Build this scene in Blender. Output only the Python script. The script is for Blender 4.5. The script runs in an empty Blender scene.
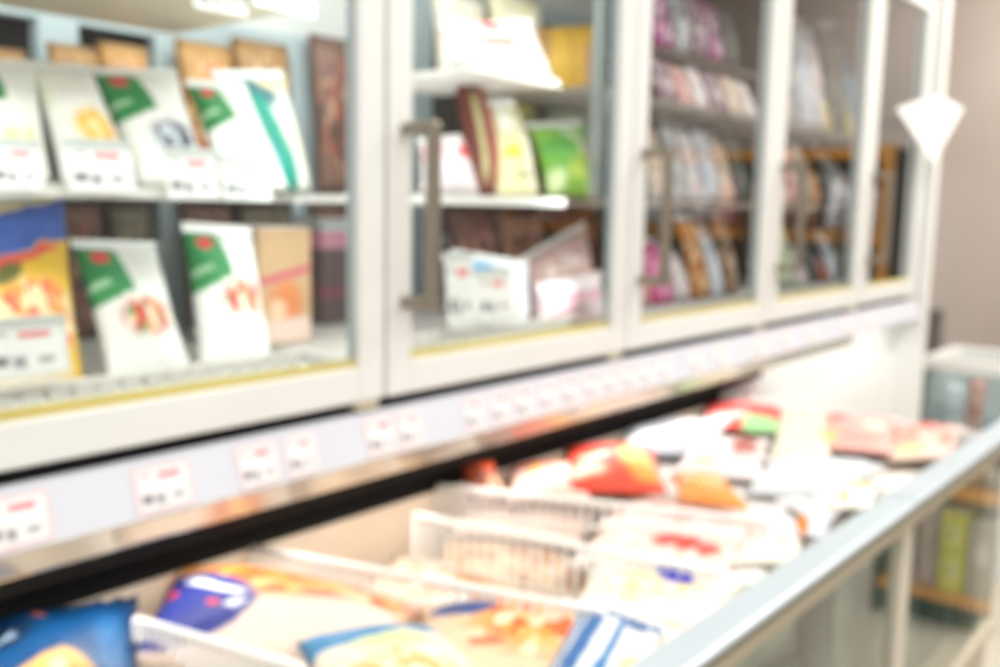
import bpy, bmesh, math, random
from mathutils import Vector, Matrix
random.seed(7)
C = bpy.context.scene.collection

# ------------------------------------------------------------------ camera frame
F_PX, CX, CY, EYE = 956.0, 500.0, 333.5, 1.45
def _frame():
    y = Vector((1303-CX, -(219-CY), -F_PX)).normalized()
    z = -Vector((390-CX, -(7300-CY), -F_PX)).normalized()
    z = (z - y*z.dot(y)).normalized()
    return y.cross(z), y, z
AX, AY, AZ = _frame()
def ray(px, py):
    v = Vector((px-CX, -(py-CY), -F_PX)); return Vector((AX.dot(v), AY.dot(v), AZ.dot(v)))
def onX(px, py, x): r = ray(px, py); return r*(x/r.x) + Vector((0, 0, EYE))
def onY(px, py, y): r = ray(px, py); return r*(y/r.y) + Vector((0, 0, EYE))
def onZ(px, py, z): r = ray(px, py); return r*((z-EYE)/r.z) + Vector((0, 0, EYE))

# ------------------------------------------------------------------ materials
def srgb(c):
    if isinstance(c, str):
        c = c.lstrip('#'); c = [int(c[i:i+2], 16)/255 for i in (0, 2, 4)]
    return tuple(((v/12.92) if v <= .04045 else ((v+.055)/1.055)**2.4) for v in c) + (1,)
_mc = {}
def new_mat(name):
    m = bpy.data.materials.new(name); m.use_nodes = True
    nt = m.node_tree; nt.nodes.clear(); return m, nt
def plain(name, col, rough=.45, metal=0.0, var=.04, scale=6, emit=0):
    if name in _mc: return _mc[name]
    m, nt = new_mat(name); N = nt.nodes; L = nt.links
    out = N.new('ShaderNodeOutputMaterial'); b = N.new('ShaderNodeBsdfPrincipled')
    tc = N.new('ShaderNodeTexCoord'); no = N.new('ShaderNodeTexNoise'); no.inputs['Scale'].default_value = scale
    L.new(tc.outputs['Object'], no.inputs['Vector'])
    mx = N.new('ShaderNodeMix'); mx.data_type = 'RGBA'
    c = srgb(col); mx.inputs[6].default_value = tuple(v*(1-var*2) for v in c[:3])+(1,)
    mx.inputs[7].default_value = tuple(min(1, v*(1+var)) for v in c[:3])+(1,)
    L.new(no.outputs['Fac'], mx.inputs[0]); L.new(mx.outputs[2], b.inputs['Base Color'])
    b.inputs['Roughness'].default_value = rough; b.inputs['Metallic'].default_value = metal
    if emit:
        L.new(mx.outputs[2], b.inputs['Emission Color']); b.inputs['Emission Strength'].default_value = emit
    L.new(b.outputs[0], out.inputs[0]); _mc[name] = m; return m

def glass(name, gain, f0, tint='f4f8f6', rough=.02):
    m, nt = new_mat(name); N = nt.nodes; L = nt.links
    out = N.new('ShaderNodeOutputMaterial'); tr = N.new('ShaderNodeBsdfTransparent'); gl = N.new('ShaderNodeBsdfGlossy')
    tr.inputs[0].default_value = srgb(tint); gl.inputs['Roughness'].default_value = rough
    lw = N.new('ShaderNodeLayerWeight'); lw.inputs['Blend'].default_value = .5
    pw = N.new('ShaderNodeMath'); pw.operation = 'POWER'; pw.inputs[1].default_value = 4.2
    ma = N.new('ShaderNodeMath'); ma.operation = 'MULTIPLY_ADD'; ma.inputs[1].default_value = gain; ma.inputs[2].default_value = f0
    ma.use_clamp = True
    L.new(lw.outputs['Facing'], pw.inputs[0]); L.new(pw.outputs[0], ma.inputs[0])
    mx = N.new('ShaderNodeMixShader'); L.new(ma.outputs[0], mx.inputs[0]); L.new(tr.outputs[0], mx.inputs[1]); L.new(gl.outputs[0], mx.inputs[2])
    L.new(mx.outputs[0], out.inputs[0]); return m

def printed(name, base, marks, rough=.38, warp=.05, wscale=5.0, emit=0, base2=None):
    """printed film / card: base colour plus soft-edged patches in UV.
    mark = (shape, u, v, ru, rv, rot_deg, colour[, softness]); shape e ellipse, r rectangle, m mixed coloured food (colour = list)"""
    m, nt = new_mat(name); N = nt.nodes; L = nt.links
    out = N.new('ShaderNodeOutputMaterial'); b = N.new('ShaderNodeBsdfPrincipled')
    b.inputs['Roughness'].default_value = rough
    b.inputs['Coat Weight'].default_value = .04; b.inputs['Specular IOR Level'].default_value = .3
    uv = N.new('ShaderNodeUVMap'); uv.uv_map = 'UVMap'
    no = N.new('ShaderNodeTexNoise'); no.inputs['Scale'].default_value = wscale; L.new(uv.outputs[0], no.inputs['Vector'])
    sb = N.new('ShaderNodeVectorMath'); sb.operation = 'SUBTRACT'; sb.inputs[1].default_value = (.5, .5, .5); L.new(no.outputs['Color'], sb.inputs[0])
    sc = N.new('ShaderNodeVectorMath'); sc.operation = 'MULTIPLY_ADD'; sc.inputs[1].default_value = (warp*2, warp*2, 0)
    L.new(sb.outputs[0], sc.inputs[0]); L.new(uv.outputs[0], sc.inputs[2])
    mx = N.new('ShaderNodeMix'); mx.data_type = 'RGBA'; L.new(no.outputs['Fac'], mx.inputs[0])
    c = srgb(base); mx.inputs[6].default_value = c; mx.inputs[7].default_value = srgb(base2) if base2 else tuple(v*.9 for v in c[:3])+(1,)
    cur = mx.outputs[2]
    for k in marks:
        sh, u, v, ru, rv, rot, col = k[:7]; soft = k[7] if len(k) > 7 else .25
        mp = N.new('ShaderNodeMapping'); mp.vector_type = 'TEXTURE'
        mp.inputs['Location'].default_value = (u, v, 0); mp.inputs['Rotation'].default_value = (0, 0, math.radians(rot)); mp.inputs['Scale'].default_value = (ru, rv, 1)
        L.new(sc.outputs[0], mp.inputs[0])
        if sh == 'r':
            ab = N.new('ShaderNodeVectorMath'); ab.operation = 'ABSOLUTE'; L.new(mp.outputs[0], ab.inputs[0])
            sx = N.new('ShaderNodeSeparateXYZ'); L.new(ab.outputs[0], sx.inputs[0])
            ln = N.new('ShaderNodeMath'); ln.operation = 'MAXIMUM'; L.new(sx.outputs[0], ln.inputs[0]); L.new(sx.outputs[1], ln.inputs[1]); lo = ln.outputs[0]
        else:
            sz = N.new('ShaderNodeVectorMath'); sz.operation = 'MULTIPLY'; sz.inputs[1].default_value = (1, 1, 0); L.new(mp.outputs[0], sz.inputs[0])
            ln = N.new('ShaderNodeVectorMath'); ln.operation = 'LENGTH'; L.new(sz.outputs[0], ln.inputs[0]); lo = ln.outputs['Value']
        mr = N.new('ShaderNodeMapRange'); mr.inputs['From Min'].default_value = 1-soft; mr.inputs['From Max'].default_value = 1
        mr.inputs['To Min'].default_value = 1; mr.inputs['To Max'].default_value = 0; L.new(lo, mr.inputs['Value'])
        m2 = N.new('ShaderNodeMix'); m2.data_type = 'RGBA'; L.new(mr.outputs[0], m2.inputs[0]); L.new(cur, m2.inputs[6])
        if sh == 'm':
            vo = N.new('ShaderNodeTexVoronoi'); vo.inputs['Scale'].default_value = 12; L.new(uv.outputs[0], vo.inputs['Vector'])
            sp = N.new('ShaderNodeSeparateColor'); L.new(vo.outputs['Color'], sp.inputs[0])
            cr = N.new('ShaderNodeValToRGB'); cr.color_ramp.interpolation = 'CONSTANT'
            els = cr.color_ramp.elements
            while len(els) < len(col): els.new(.5)
            for i, cc in enumerate(col): els[i].position = i/len(col); els[i].color = srgb(cc)
            L.new(sp.outputs[0], cr.inputs[0]); L.new(cr.outputs[0], m2.inputs[7])
        else:
            m2.inputs[7].default_value = srgb(col)
        cur = m2.outputs[2]
    L.new(cur, b.inputs['Base Color'])
    # fine creases of the film
    bn = N.new('ShaderNodeTexNoise'); bn.inputs['Scale'].default_value = 14; L.new(uv.outputs[0], bn.inputs['Vector'])
    bp = N.new('ShaderNodeBump'); bp.inputs['Strength'].default_value = .25; bp.inputs['Distance'].default_value = .01
    L.new(bn.outputs['Fac'], bp.inputs['Height']); L.new(bp.outputs[0], b.inputs['Normal'])
    L.new(b.outputs[0], out.inputs[0]); return m

WHITE = plain('white_enamel', 'e9eae7', .4, var=.02)
WARMW = plain('warm_white_enamel', 'dfddd0', .45, var=.02)
RAILW = plain('white_rail', 'dcdfe8', .4, var=.02)
LINER = plain('white_liner', 'e6e8e6', .6, var=.02)
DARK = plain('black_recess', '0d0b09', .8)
GASKET = plain('grey_gasket', 'a3afb2', .6)
YELLOW = plain('yellow_strip', 'cfbf6e', .5)
STEEL = plain('satin_steel', '9a9184', .38, .75)
CHROME = plain('bright_steel', 'e6ddd0', .16, .65)
ALU = plain('pale_aluminium', 'c4d0d7', .35, .15)
WIRE = plain('white_wire', 'fbf8f4', .45)
PEACH = plain('cream_chest_liner', 'faead6', .6)
BEIGE = plain('beige_trim', 'cbbfa9', .5)
TEAL = plain('pale_blue_frame', 'c0d0d4', .5)
WOOD = plain('orange_wood', 'e39a30', .5, var=.12, scale=9)
BROWN = plain('dark_brown_shelf', '4a3c30', .7)
DOORGL = glass('door_glass', 1.7, .05)
CHESTGL = glass('chest_glass', 1.35, .05, 'd8e2de')

# ------------------------------------------------------------------ mesh helpers
def box(bm, x0, x1, y0, y1, z0, z1):
    vs = [bm.verts.new((x, y, z)) for z in (z0, z1) for y in (y0, y1) for x in (x0, x1)]
    for f in ((0, 2, 3, 1), (4, 5, 7, 6), (0, 1, 5, 4), (2, 6, 7, 3), (0, 4, 6, 2), (1, 3, 7, 5)):
        bm.faces.new([vs[i] for i in f])
def tube(bm, p, q, r, n=6):
    p, q = Vector(p), Vector(q); d = (q-p).normalized()
    a = d.orthogonal().normalized(); b = d.cross(a)
    R = [[bm.verts.new(c + (a*math.cos(t) + b*math.sin(t))*r) for t in [2*math.pi*i/n for i in range(n)]] for c in (p, q)]
    for i in range(n): bm.faces.new((R[0][i], R[0][(i+1) % n], R[1][(i+1) % n], R[1][i]))
    bm.faces.new(R[0][::-1]); bm.faces.new(R[1])
def prism(bm, prof, y0, y1):
    """extrude an (x,z) profile along y"""
    A = [bm.verts.new((x, y0, z)) for x, z in prof]; B = [bm.verts.new((x, y1, z)) for x, z in prof]
    n = len(prof)
    for i in range(n): bm.faces.new((A[i], A[(i+1) % n], B[(i+1) % n], B[i]))
    bm.faces.new(A[::-1]); bm.faces.new(B)
def quad_uv(bm, a, b, c, d):
    uvl = bm.loops.layers.uv.get('UVMap') or bm.loops.layers.uv.new('UVMap')
    f = bm.faces.new([bm.verts.new(v) for v in (a, b, c, d)])
    for l, t in zip(f.loops, ((0, 0), (1, 0), (1, 1), (0, 1))): l[uvl].uv = t
    return f
KEEP = set()
def obj(name, bm, mat, parent=None, loc=None, bevel=0, smooth=False):
    if id(bm) in KEEP: KEEP.discard(id(bm))
    else: bmesh.ops.recalc_face_normals(bm, faces=bm.faces)
    if loc is not None: bmesh.ops.translate(bm, vec=-Vector(loc), verts=bm.verts)
    me = bpy.data.meshes.new(name); bm.to_mesh(me); bm.free(); me.materials.append(mat)
    if smooth:
        for p in me.polygons: p.use_smooth = True
    o = bpy.data.objects.new(name, me); C.objects.link(o)
    if loc is not None: o.location = loc
    if parent is not None: o.parent = parent
    if bevel:
        md = o.modifiers.new('edge', 'BEVEL'); md.width = bevel; md.segments = 2; md.limit_method = 'ANGLE'
    return o
def nb(): return bmesh.new()
def bx(name, x0, x1, y0, y1, z0, z1, mat, parent=None, bevel=0):
    b = nb(); box(b, x0, x1, y0, y1, z0, z1); return obj(name, b, mat, parent, bevel=bevel)
def empty(name, loc=(0, 0, 0)):
    o = bpy.data.objects.new(name, None); o.empty_display_size = .1; C.objects.link(o); o.location = loc; return o
def tag(o, label, cat, group=None):
    o['label'] = label; o['category'] = cat
    if group: o['group'] = group
    return o
def struct(o): o['kind'] = 'structure'; return o
def copy_tree(o, parent=None):
    c = o.copy(); C.objects.link(c); c.parent = parent
    for ch in list(o.children): copy_tree(ch, c)
    return c
ORD = ['first', 'second', 'third', 'fourth', 'fifth', 'sixth', 'seventh', 'eighth', 'ninth', 'tenth', 'eleventh', 'twelfth', 'thirteenth',
       'fourteenth', 'fifteenth', 'sixteenth', 'seventeenth', 'eighteenth', 'nineteenth', 'twentieth', 'twenty-first', 'twenty-second', 'twenty-third', 'twenty-fourth', 'twenty-fifth', 'twenty-sixth']

# ------------------------------------------------------------------ bags
def bag(name, label, cat, corners, thick, mat, group=None, seal=None, seed=0, back=.35, lumps=.25, nu=18, nv=18, sealw=.07):
    """a filled pillow bag: corners BL, BR, TR, TL (world). The side facing the corner normal bulges by thick"""
    BL, BR, TR, TL = [Vector(c) for c in corners]
    o = (BL+BR+TR+TL)/4
    n = (BR-BL).cross(TL-BL).normalized()
    rnd = random.Random(seed*31+5)
    ph = [(rnd.uniform(2, 6), rnd.uniform(2, 6), rnd.uniform(0, 6.3), rnd.uniform(0, 6.3)) for _ in range(4)]
    def pos(u, v, s):
        # the free sides are drawn in a little at mid height, as a filled film bag's are
        pin = .035*math.sin(math.pi*v); uu = u + (0.5-u)*2*pin
        p = BL*(1-uu)*(1-v) + BR*uu*(1-v) + TR*uu*v + TL*(1-uu)*v
        e = max(0, (1-abs(2*u-1)**2.6))*max(0, (1-abs(2*v-1)**2.6)); e = e**.55
        w = sum(math.sin(a*u*2+c)*math.sin(b*v*2+d) for a, b, c, d in ph)/4
        rip = .12*math.sin(u*38+seed)*(abs(2*v-1)**6)
        h = thick*(e*(1+lumps*w) + rip*.4*e)
        return p + n*(h if s > 0 else -h*back) - o
    bm = nb(); uvl = bm.loops.layers.uv.new('UVMap')
    G = {}
    for s in (1, -1):
        for i in range(nu+1):
            for j in range(nv+1):
                edge = i in (0, nu) or j in (0, nv)
                if s < 0 and edge: G[s, i, j] = G[1, i, j]
                else: G[s, i, j] = bm.verts.new(pos(i/nu, j/nv, s))
    for s in (1, -1):
        for i in range(nu):
            for j in range(nv):
                q = [(i, j), (i+1, j), (i+1, j+1), (i, j+1)]
                if s < 0: q = q[::-1]
                f = bm.faces.new([G[s, a, b] for a, b in q]); f.smooth = True
                for l, (a, b) in zip(f.loops, q): l[uvl].uv = (a/nu, b/nv)
    KEEP.add(id(bm))
    root = obj(name, bm, mat); root.location = o; tag(root, label, cat, group)
    if seal:
        ext = sealw
        for nm, v0, sgn in (('top_seal', 1, 1), ('bottom_seal', 0, -1)):
            if seal[1] == 'top' and nm != 'top_seal': continue
            b = nb(); prev = None; K = 24
            for i in range(K+1):
                u = i/K
                p = (BL*(1-u)+BR*u) if v0 == 0 else (TL*(1-u)+TR*u)
                q0 = (TL*(1-u)+TR*u) if v0 == 0 else (BL*(1-u)+BR*u)
                d = (p-q0)*ext
                wv = n*(thick*.10*math.sin(i*1.9+seed))
                a_ = b.verts.new(p-o); c_ = b.verts.new(p + d + wv - o)
                if prev:
                    f = b.faces.new((prev[0], a_, c_, prev[1])); f.smooth = True
                prev = (a_, c_)
            obj(nm, b, seal[0], root)
    return root

def carton(name, label, cat, x0, x1, y0, y1, z0, z1, mat, group=None, face='x', flap=None):
    """printed box; face x: print on the +x side, face y: print on the -y side"""
    b = nb(); uvl = b.loops.layers.uv.new('UVMap')
    c = Vector(((x0+x1)/2, (y0+y1)/2, z0))
    box(b, x0, x1, y0, y1, z0, z1)
    for f in b.faces:
        for l in f.loops:
            p = l.vert.co
            l[uvl].uv = ((p.y-y0)/(y1-y0), (p.z-z0)/(z1-z0)) if face == 'x' else ((p.x-x0)/(x1-x0), (p.z-z0)/(z1-z0))
    o = obj(name, b, mat, None, c, bevel=.003); tag(o, label, cat, group)
    if flap:
        f = nb(); t = .002
        if face == 'x': box(f, x0+.004, x1-.004, y0+.004, y1-.004, z1-.0005, z1+t)
        else: box(f, x0+.004, x1-.004, y0+.004, y1-.004, z1-.0005, z1+t)
        bmesh.ops.translate(f, vec=-c, verts=f.verts)
        obj('lid_flap', f, flap, o)
    return o

# ================================================================== SETTING
FLOOR = plain('vinyl_floor', 'c9c2b2', .3, var=.05, scale=2)
def wall_mat(name, lo, hi, nsc=.9):
    m, nt = new_mat(name); N = nt.nodes; L = nt.links
    out = N.new('ShaderNodeOutputMaterial'); b = N.new('ShaderNodeBsdfPrincipled'); b.inputs['Roughness'].default_value = .7
    tc = N.new('ShaderNodeTexCoord'); no = N.new('ShaderNodeTexNoise'); no.inputs['Scale'].default_value = nsc
    L.new(tc.outputs['Object'], no.inputs[0]); cr = N.new('ShaderNodeValToRGB')
    cr.color_ramp.elements[0].color = srgb(lo); cr.color_ramp.elements[1].color = srgb(hi)
    cr.color_ramp.elements[0].position = .3; cr.color_ramp.elements[1].position = .7
    L.new(no.outputs['Fac'], cr.inputs[0]); L.new(cr.outputs[0], b.inputs['Base Color']); L.new(b.outputs[0], out.inputs[0]); return m
WALLB = wall_mat('taupe_wall', 'c6b8ae', 'd8cec6')
WALLR = wall_mat('pale_wall', 'b9b2a8', 'cac4bb')
CEIL = plain('ceiling_tile', 'd8d6d0', .8)
struct(bx('floor', -3.2, 3.6, -3.6, 6.6, -.05, 0, FLOOR))
struct(bx('wall_back', -3.2, 3.6, 6.4, 6.6, 0, 3.3, WALLB))
struct(bx('wall_left', -3.2, -3.1, -3.6, 6.4, 0, 3.3, WALLR))
struct(bx('ceiling', -3.2, 3.6, -3.6, 6.6, 3.3, 3.35, CEIL))

# ================================================================== UPPER FREEZER CABINET
Y0, PITCH, ND = .329, .7143, 5
YS = Y0 - PITCH                # one door more before the frame's left edge
BND = [YS + PITCH*k for k in range(ND+1)] + [3.785]   # door boundaries; the last door is narrower
YE = BND[-1]
XF = -1.10                     # door faces
ZB, ZT = 1.14, 2.22            # door bottom / top
SH_LO, SH_MID, SH_UP, SH_TOP = 1.185, 1.462, 1.715, 1.765
cab = tag(empty('freezer_cabinet', (-1.4, 1.6, 0)), 'long white upright freezer with glass doors above the open chest', 'freezer')
def cpart(name, bm_or, mat, bevel=0, parent=cab):
    o = obj(name, bm_or, mat, parent, bevel=bevel)
    if parent is cab: o.matrix_parent_inverse = Matrix.Translation(-cab.location)
    return o
b = nb()
box(b, -1.98, -1.94, YS, YE, 1.0, ZT+.1)                  # rear skin
box(b, -1.94, -1.13, YS, YE, ZT, ZT+.1)                   # roof
box(b, -1.94, -1.15, YS, YE, 1.04, 1.15)                  # deck
box(b, -1.94, -1.15, YS-.04, YS, 1.04, ZT+.1)
cpart('cabinet_body', b, LINER)
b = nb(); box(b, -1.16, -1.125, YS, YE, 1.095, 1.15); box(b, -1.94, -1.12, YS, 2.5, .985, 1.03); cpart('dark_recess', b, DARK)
b = nb(); box(b, -1.145, -1.10, YS, YE, ZT+.01, ZT+.1); cpart('header_panel', b, WHITE, .004)
b = nb(); box(b, -1.98, -1.065, YE+.012, YE+.07, 0, ZT+.1); cpart('end_panel', b, WHITE, .006)
b = nb(); box(b, -1.98, -1.17, 2.56, YE+.012, 0, 1.02); cpart('base_panel', b, WHITE)
for k in range(ND+2):
    yy = BND[k]; b = nb(); box(b, -1.155, -1.13, max(YS, yy-.013), min(YE, yy+.013), 1.15, ZT); cpart('mullion', b, plain('grey_mullion', 'c9d2d4', .5))
# pale rear frames (sliding doors on the far side) seen behind the goods
DKGL = plain('dim_rear_glass', '5d564c', .3, var=.3, scale=5)
b = nb(); box(b, -1.935, -1.925, YS, 1.75, 1.15, 1.80); box(b, -1.935, -1.925, 1.75, YE, 1.15, 1.99); cpart('rear_glass', b, DKGL)
b = nb(); box(b, -1.81, -1.79, YS, 1.745, 1.812, ZT); cpart('rear_panel', b, WHITE)
b = nb(); box(b, -1.81, -1.79, 1.76, YE, 2.03, ZT); cpart('rear_panel', b, WHITE)
def rear_frame(ya, yb, ztop, posts, w):
    b = nb()
    box(b, -1.80, -1.77, ya, yb, ztop, ztop+.05); box(b, -1.80, -1.77, ya, yb, 1.335, 1.365); box(b, -1.80, -1.77, ya, yb, 1.15, 1.2)
    for p in posts: box(b, -1.803, -1.766, p-w/2, p+w/2, 1.146, ztop+.053)
    cpart('rear_frame', b, TEAL, .003)
rear_frame(YS, 1.74, 1.765, (.3, .58, .86, 1.09, 1.42, 1.72), .075)
rear_frame(1.76, 3.15, 1.98, (1.80, 2.62, 3.1), .075)
rear_frame(3.17, YE, 1.98, (3.2, 3.75), .06)

b = nb(); box(b, -1.92, -1.135, YE-.012, YE-.002, 1.15, ZT); cpart('shade_end_liner', b, plain('shaded_liner', '4a4f4e', .5))  # added dark plate, its colour stands in for shade in the far bays
b = nb(); box(b, -1.765, -1.755, 2.62, YE-.02, 1.155, ZT); cpart('shade_rear_liner', b, plain('shaded_liner', '4a4f4e', .5))  # same painted shade across the back of the far bays
b = nb(); box(b, -1.90, -1.14, 2.62, YE-.02, ZT-.02, ZT-.005); cpart('shade_top_liner', b, plain('shaded_liner', '4a4f4e', .5))  # same painted shade under the roof of the far bays
b = nb(); box(b, -1.225, -1.205, 1.774, 1.80, 1.47, 2.10); cpart('shelf_post', b, plain('grey_blue_post', '8e9a9a', .5))
# shelves: one run of wire shelving per bay and level
def wire_shelf(ya, yb, z, x0=-1.72, x1=-1.215, lip=.022, mat=None):
    b = nb()
    box(b, x1-.004, x1, ya, yb, z-lip, z+.004); box(b, x0, x0+.006, ya, yb, z-.012, z)
    k = int((yb-ya)/.028)
    for i in range(k+1):
        y = ya+(yb-ya)*i/k; box(b, x0+.001, x1-.005, y-.0055, y+.0055, z-.009, z-.0005)
    for x in (x0+.17, x0+.34): box(b, x-.005, x+.005, ya, yb, z-.013, z-.009)
    return cpart('wire_shelf', b, mat or WIRE)
BAYS = [(BND[k] + .035, BND[k+1] - .035) for k in range(ND+1)]
for k, (ya, yb) in enumerate(BAYS):
    lp = .013 if k < 3 else .010; wm = WIRE if k < 3 else plain('shaded_wire', '8d8680', .5)  # far bays get a darker copy of the wire, shade put into its colour
    wire_shelf(ya, yb-.02, SH_LO, x1=-1.165, lip=.03)
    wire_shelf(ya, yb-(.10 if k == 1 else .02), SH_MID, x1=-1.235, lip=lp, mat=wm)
    if k < 3:
        b = nb(); n_ = int((yb-ya-.06)/.033)
        for i in range(n_): box(b, -1.176, -1.170, ya+.01+i*.033, ya+.01+i*.033+.023, SH_LO+.004, SH_LO+.034)
        box(b, -1.177, -1.171, ya, yb-.06, SH_LO+.026, SH_LO+.036); cpart('shelf_fence', b, WIRE)
    if k < 2:
        b = nb(); box(b, -1.60, -1.22, ya, yb-.02, SH_TOP-.02, SH_TOP); cpart('solid_shelf', b, plain('beige_shelf', 'd6cbb6', .5))
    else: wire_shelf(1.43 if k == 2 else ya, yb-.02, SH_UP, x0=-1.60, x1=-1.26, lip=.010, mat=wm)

# doors
GL = []
for k in range(ND+1):
    ya, yb = BND[k]+.004, BND[k+1]-.004
    st, rb = (.052 if k < ND else .062), .056
    b = nb()
    x0, x1 = XF-.028, XF
    box(b, x0, x1, ya, ya+st, ZB, ZT); box(b, x0, x1, yb-st, yb, ZB, ZT)
    box(b, x0, x1, ya+st, yb-st, ZB, ZB+rb); box(b, x0, x1, ya+st, yb-st, ZT-rb, ZT)
    d = cpart('door', b, WARMW if False else WHITE, .004)
    inv = d.matrix_parent_inverse.copy()
    b = nb(); quad_uv(b, (XF-.016, ya+st, ZB+rb), (XF-.016, yb-st, ZB+rb), (XF-.016, yb-st, ZT-rb), (XF-.016, ya+st, ZT-rb)); KEEP.add(id(b))
    obj('glass_pane', b, DOORGL, d)
    b = nb()
    g = .007
    for a_ in ((ya+st, ya+st+g), (yb-st-g, yb-st)):
        b = nb(); box(b, XF-.022, XF-.012, a_[0], a_[1], ZB+rb, ZT-rb); obj('side_gasket', b, GASKET, d)
    b = nb(); box(b, XF-.030, XF-.008, ya+st, yb-st, ZB+rb, ZB+rb+.009); obj('yellow_sill_strip', b, YELLOW, d)
    # hinge under the far lower corner
    b = nb(); box(b, XF-.03, XF-.004, yb-.055, yb-.008, ZB-.016, ZB); obj('hinge', b, BEIGE, d, bevel=.003)
    # D-shaped pull handle on the near stile
    hy = ya+.035; hz0, hz1 = 1.282, 1.576; hx = XF+.062
    b = nb()
    box(b, hx-.009, hx+.009, hy-.011, hy+.011, hz0, hz1)
    for hz in (hz0+.0005, hz1-.0205): box(b, XF, hx-.0085, hy-.0105, hy+.0105, hz, hz+.02)
    obj('handle', b, STEEL, d, bevel=.004)

# price rail and bright lip along the cabinet's lower edge
RX0, RX1, RZ0, RZ1 = -1.098, -1.080, 1.120, 1.052
b = nb(); prism(b, [(RX0-.02, RZ0), (RX0, RZ0), (RX1, RZ1), (RX1-.03, RZ1)], YS, YE+.005); cpart('price_rail', b, RAILW)
b = nb(); prism(b, [(RX1-.02, RZ1), (RX1+.004, RZ1), (RX1-.006, RZ1-.034), (RX1-.02, RZ1-.04)], YS, 3.1); cpart('steel_lip', b, CHROME, .003)

# price labels in the rail
def label_mat(name, rim, head, base='f6f4f4'):
    return printed(name, base, [('r', .5, .5, .5, .5, 0, rim, .02), ('r', .5, .5, .455, .44, 0, base, .05), ('r', .62, .76, .22, .07, 0, head, .3),
        ('r', .22, .80, .12, .04, 0, 'b9b4b6', .4), ('r', .20, .30, .13, .13, 0, '7a7880', .6), ('r', .42, .26, .10, .15, 0, '9c9aa2', .6), ('r', .73, .28, .12, .08, 0, 'aeabb0', .5)],
        rough=.5, warp=.015, wscale=9)
LAB = [label_mat('price_print_red', 'f3d2d5', 'ee868e'), label_mat('price_print_pale', 'f4d6d8', 'f3a3a8'), label_mat('price_print_grey', 'e6dfe2', 'e59aa0')]
sl = Vector((RX1-RX0, 0, RZ1-RZ0)); nrm = Vector((-sl.z, 0, sl.x)).normalized()
protoL = {}
def rail_label(yc, w, kind, label):
    key = (w, kind)
    base = Vector((RX0, yc, RZ0)) + sl*.95 + nrm*.0012
    if key not in protoL:
        b = nb(); h = -sl*.84
        q = [Vector((0, -w/2, 0)), Vector((0, w/2, 0)), Vector((0, w/2, 0))+h, Vector((0, -w/2, 0))+h]
        quad_uv(b, *q); KEEP.add(id(b))
        o = obj('price_label', b, LAB[kind]); protoL[key] = o
    else:
        o = copy_tree(protoL[key])
    o.location = base; tag(o, label, 'price label', 'price labels in the white rail')
lx = [(18, 62, 0), (167, 62, 0), (262, 52, 0), (305, 42, 1), (385, 50, 0), (414, 40, 1), (478, 40, 0), (504, 40, 0), (528, 40, 0), (552, 40, 1), (574, 40, 0), (596, 40, 0),
      (615, 40, 1), (633, 40, 0), (651, 40, 2), (668, 40, 2), (700, 50, 2), (724, 50, 2), (762, 50, 1), (790, 50, 1), (815, 50, 1), (850, 50, 1), (872, 50, 1)]
lastY = -9
for i, (pxx, wmm, kd) in enumerate(lx):
    t = (pxx-0)/915.0
    y = onX(pxx, 517-.22*pxx, RX1).y
    w = wmm*1.3/1000
    rail_label(y, w, kd, 'small white price label with red heading, %s from the near end of the rail' % ORD[i])

# ================================================================== GOODS IN THE CABINET
FILM_W = plain('white_film', 'f2f3f0', .4); FILM_S = plain('clear_film', 'dfe3e2', .3)
GREEN = '2f8a4c'; REDE = 'e0404a'
def veg(name, foods, u=.55, v=.3, ru=.34, rv=.17, base='f6f7f2'):
    return printed(name, base, [('m', u, v, ru, rv, 0, foods, .45), ('r', .14, .80, .34, .26, 12, GREEN, .12), ('e', .22, .90, .13, .06, 0, REDE, .4),
        ('r', .12, .68, .16, .03, 12, 'a9d6b0', .4), ('r', .66, .86, .22, .012, 0, 'cfd3d0', .5)], warp=.03)
def stand(px_bl, px_br, px_tl, px_tr, xb, xt, z):
    """corner points of a bag standing on a shelf at height z, leaning back"""
    bl = onX(px_bl[0], px_bl[1], xb); br = onX(px_br[0], px_br[1], xb)
    bl.z = br.z = z+.006
    return [bl, br, onX(px_tr[0], px_tr[1], xt), onX(px_tl[0], px_tl[1], xt)]
WB = ('white printed bag', )
g1 = 'vegetable bags on the eye level shelf'
bag('frozen_food_bag', 'white and green bag at the left frame edge on the eye level shelf', 'frozen food bag', stand((-30, 183), (52, 183), (-48, 66), (36, 68), -1.32, -1.44, SH_MID), .022,
    veg('peas_print', ['dfe08a', 'f0eec0', 'd6d98c', 'f6f4e0'], .6, .25), g1, (FILM_W, 'top'), 1)
bag('frozen_food_bag', 'white bag printed with yellow potato pieces on the eye level shelf', 'frozen food bag', stand((62, 183), (140, 184), (30, 70), (92, 72), -1.315, -1.44, SH_MID), .022,
    printed('potato_print', 'f7f6f0', [('m', .58, .42, .38, .2, 0, ['e8b434', 'f0cc68', 'e0a828', 'f2dca0'], .4), ('r', .05, .78, .08, .2, 0, 'e9ecd8', .3), ('r', .6, .86, .2, .012, 0, 'd5d4cc', .5)], warp=.03), g1, (FILM_W, 'top'), 2)
bag('frozen_food_bag', 'white bag with green corner printed with dark round berries', 'frozen food bag', stand((138, 184), (212, 185), (90, 74), (178, 77), -1.335, -1.45, SH_MID), .022,
    veg('berry_print', ['4a4656', '7b7780', '302d3c', 'b9c3ca'], .62, .38, .44, .19), g1, (FILM_W, 'top'), 3)
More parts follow.
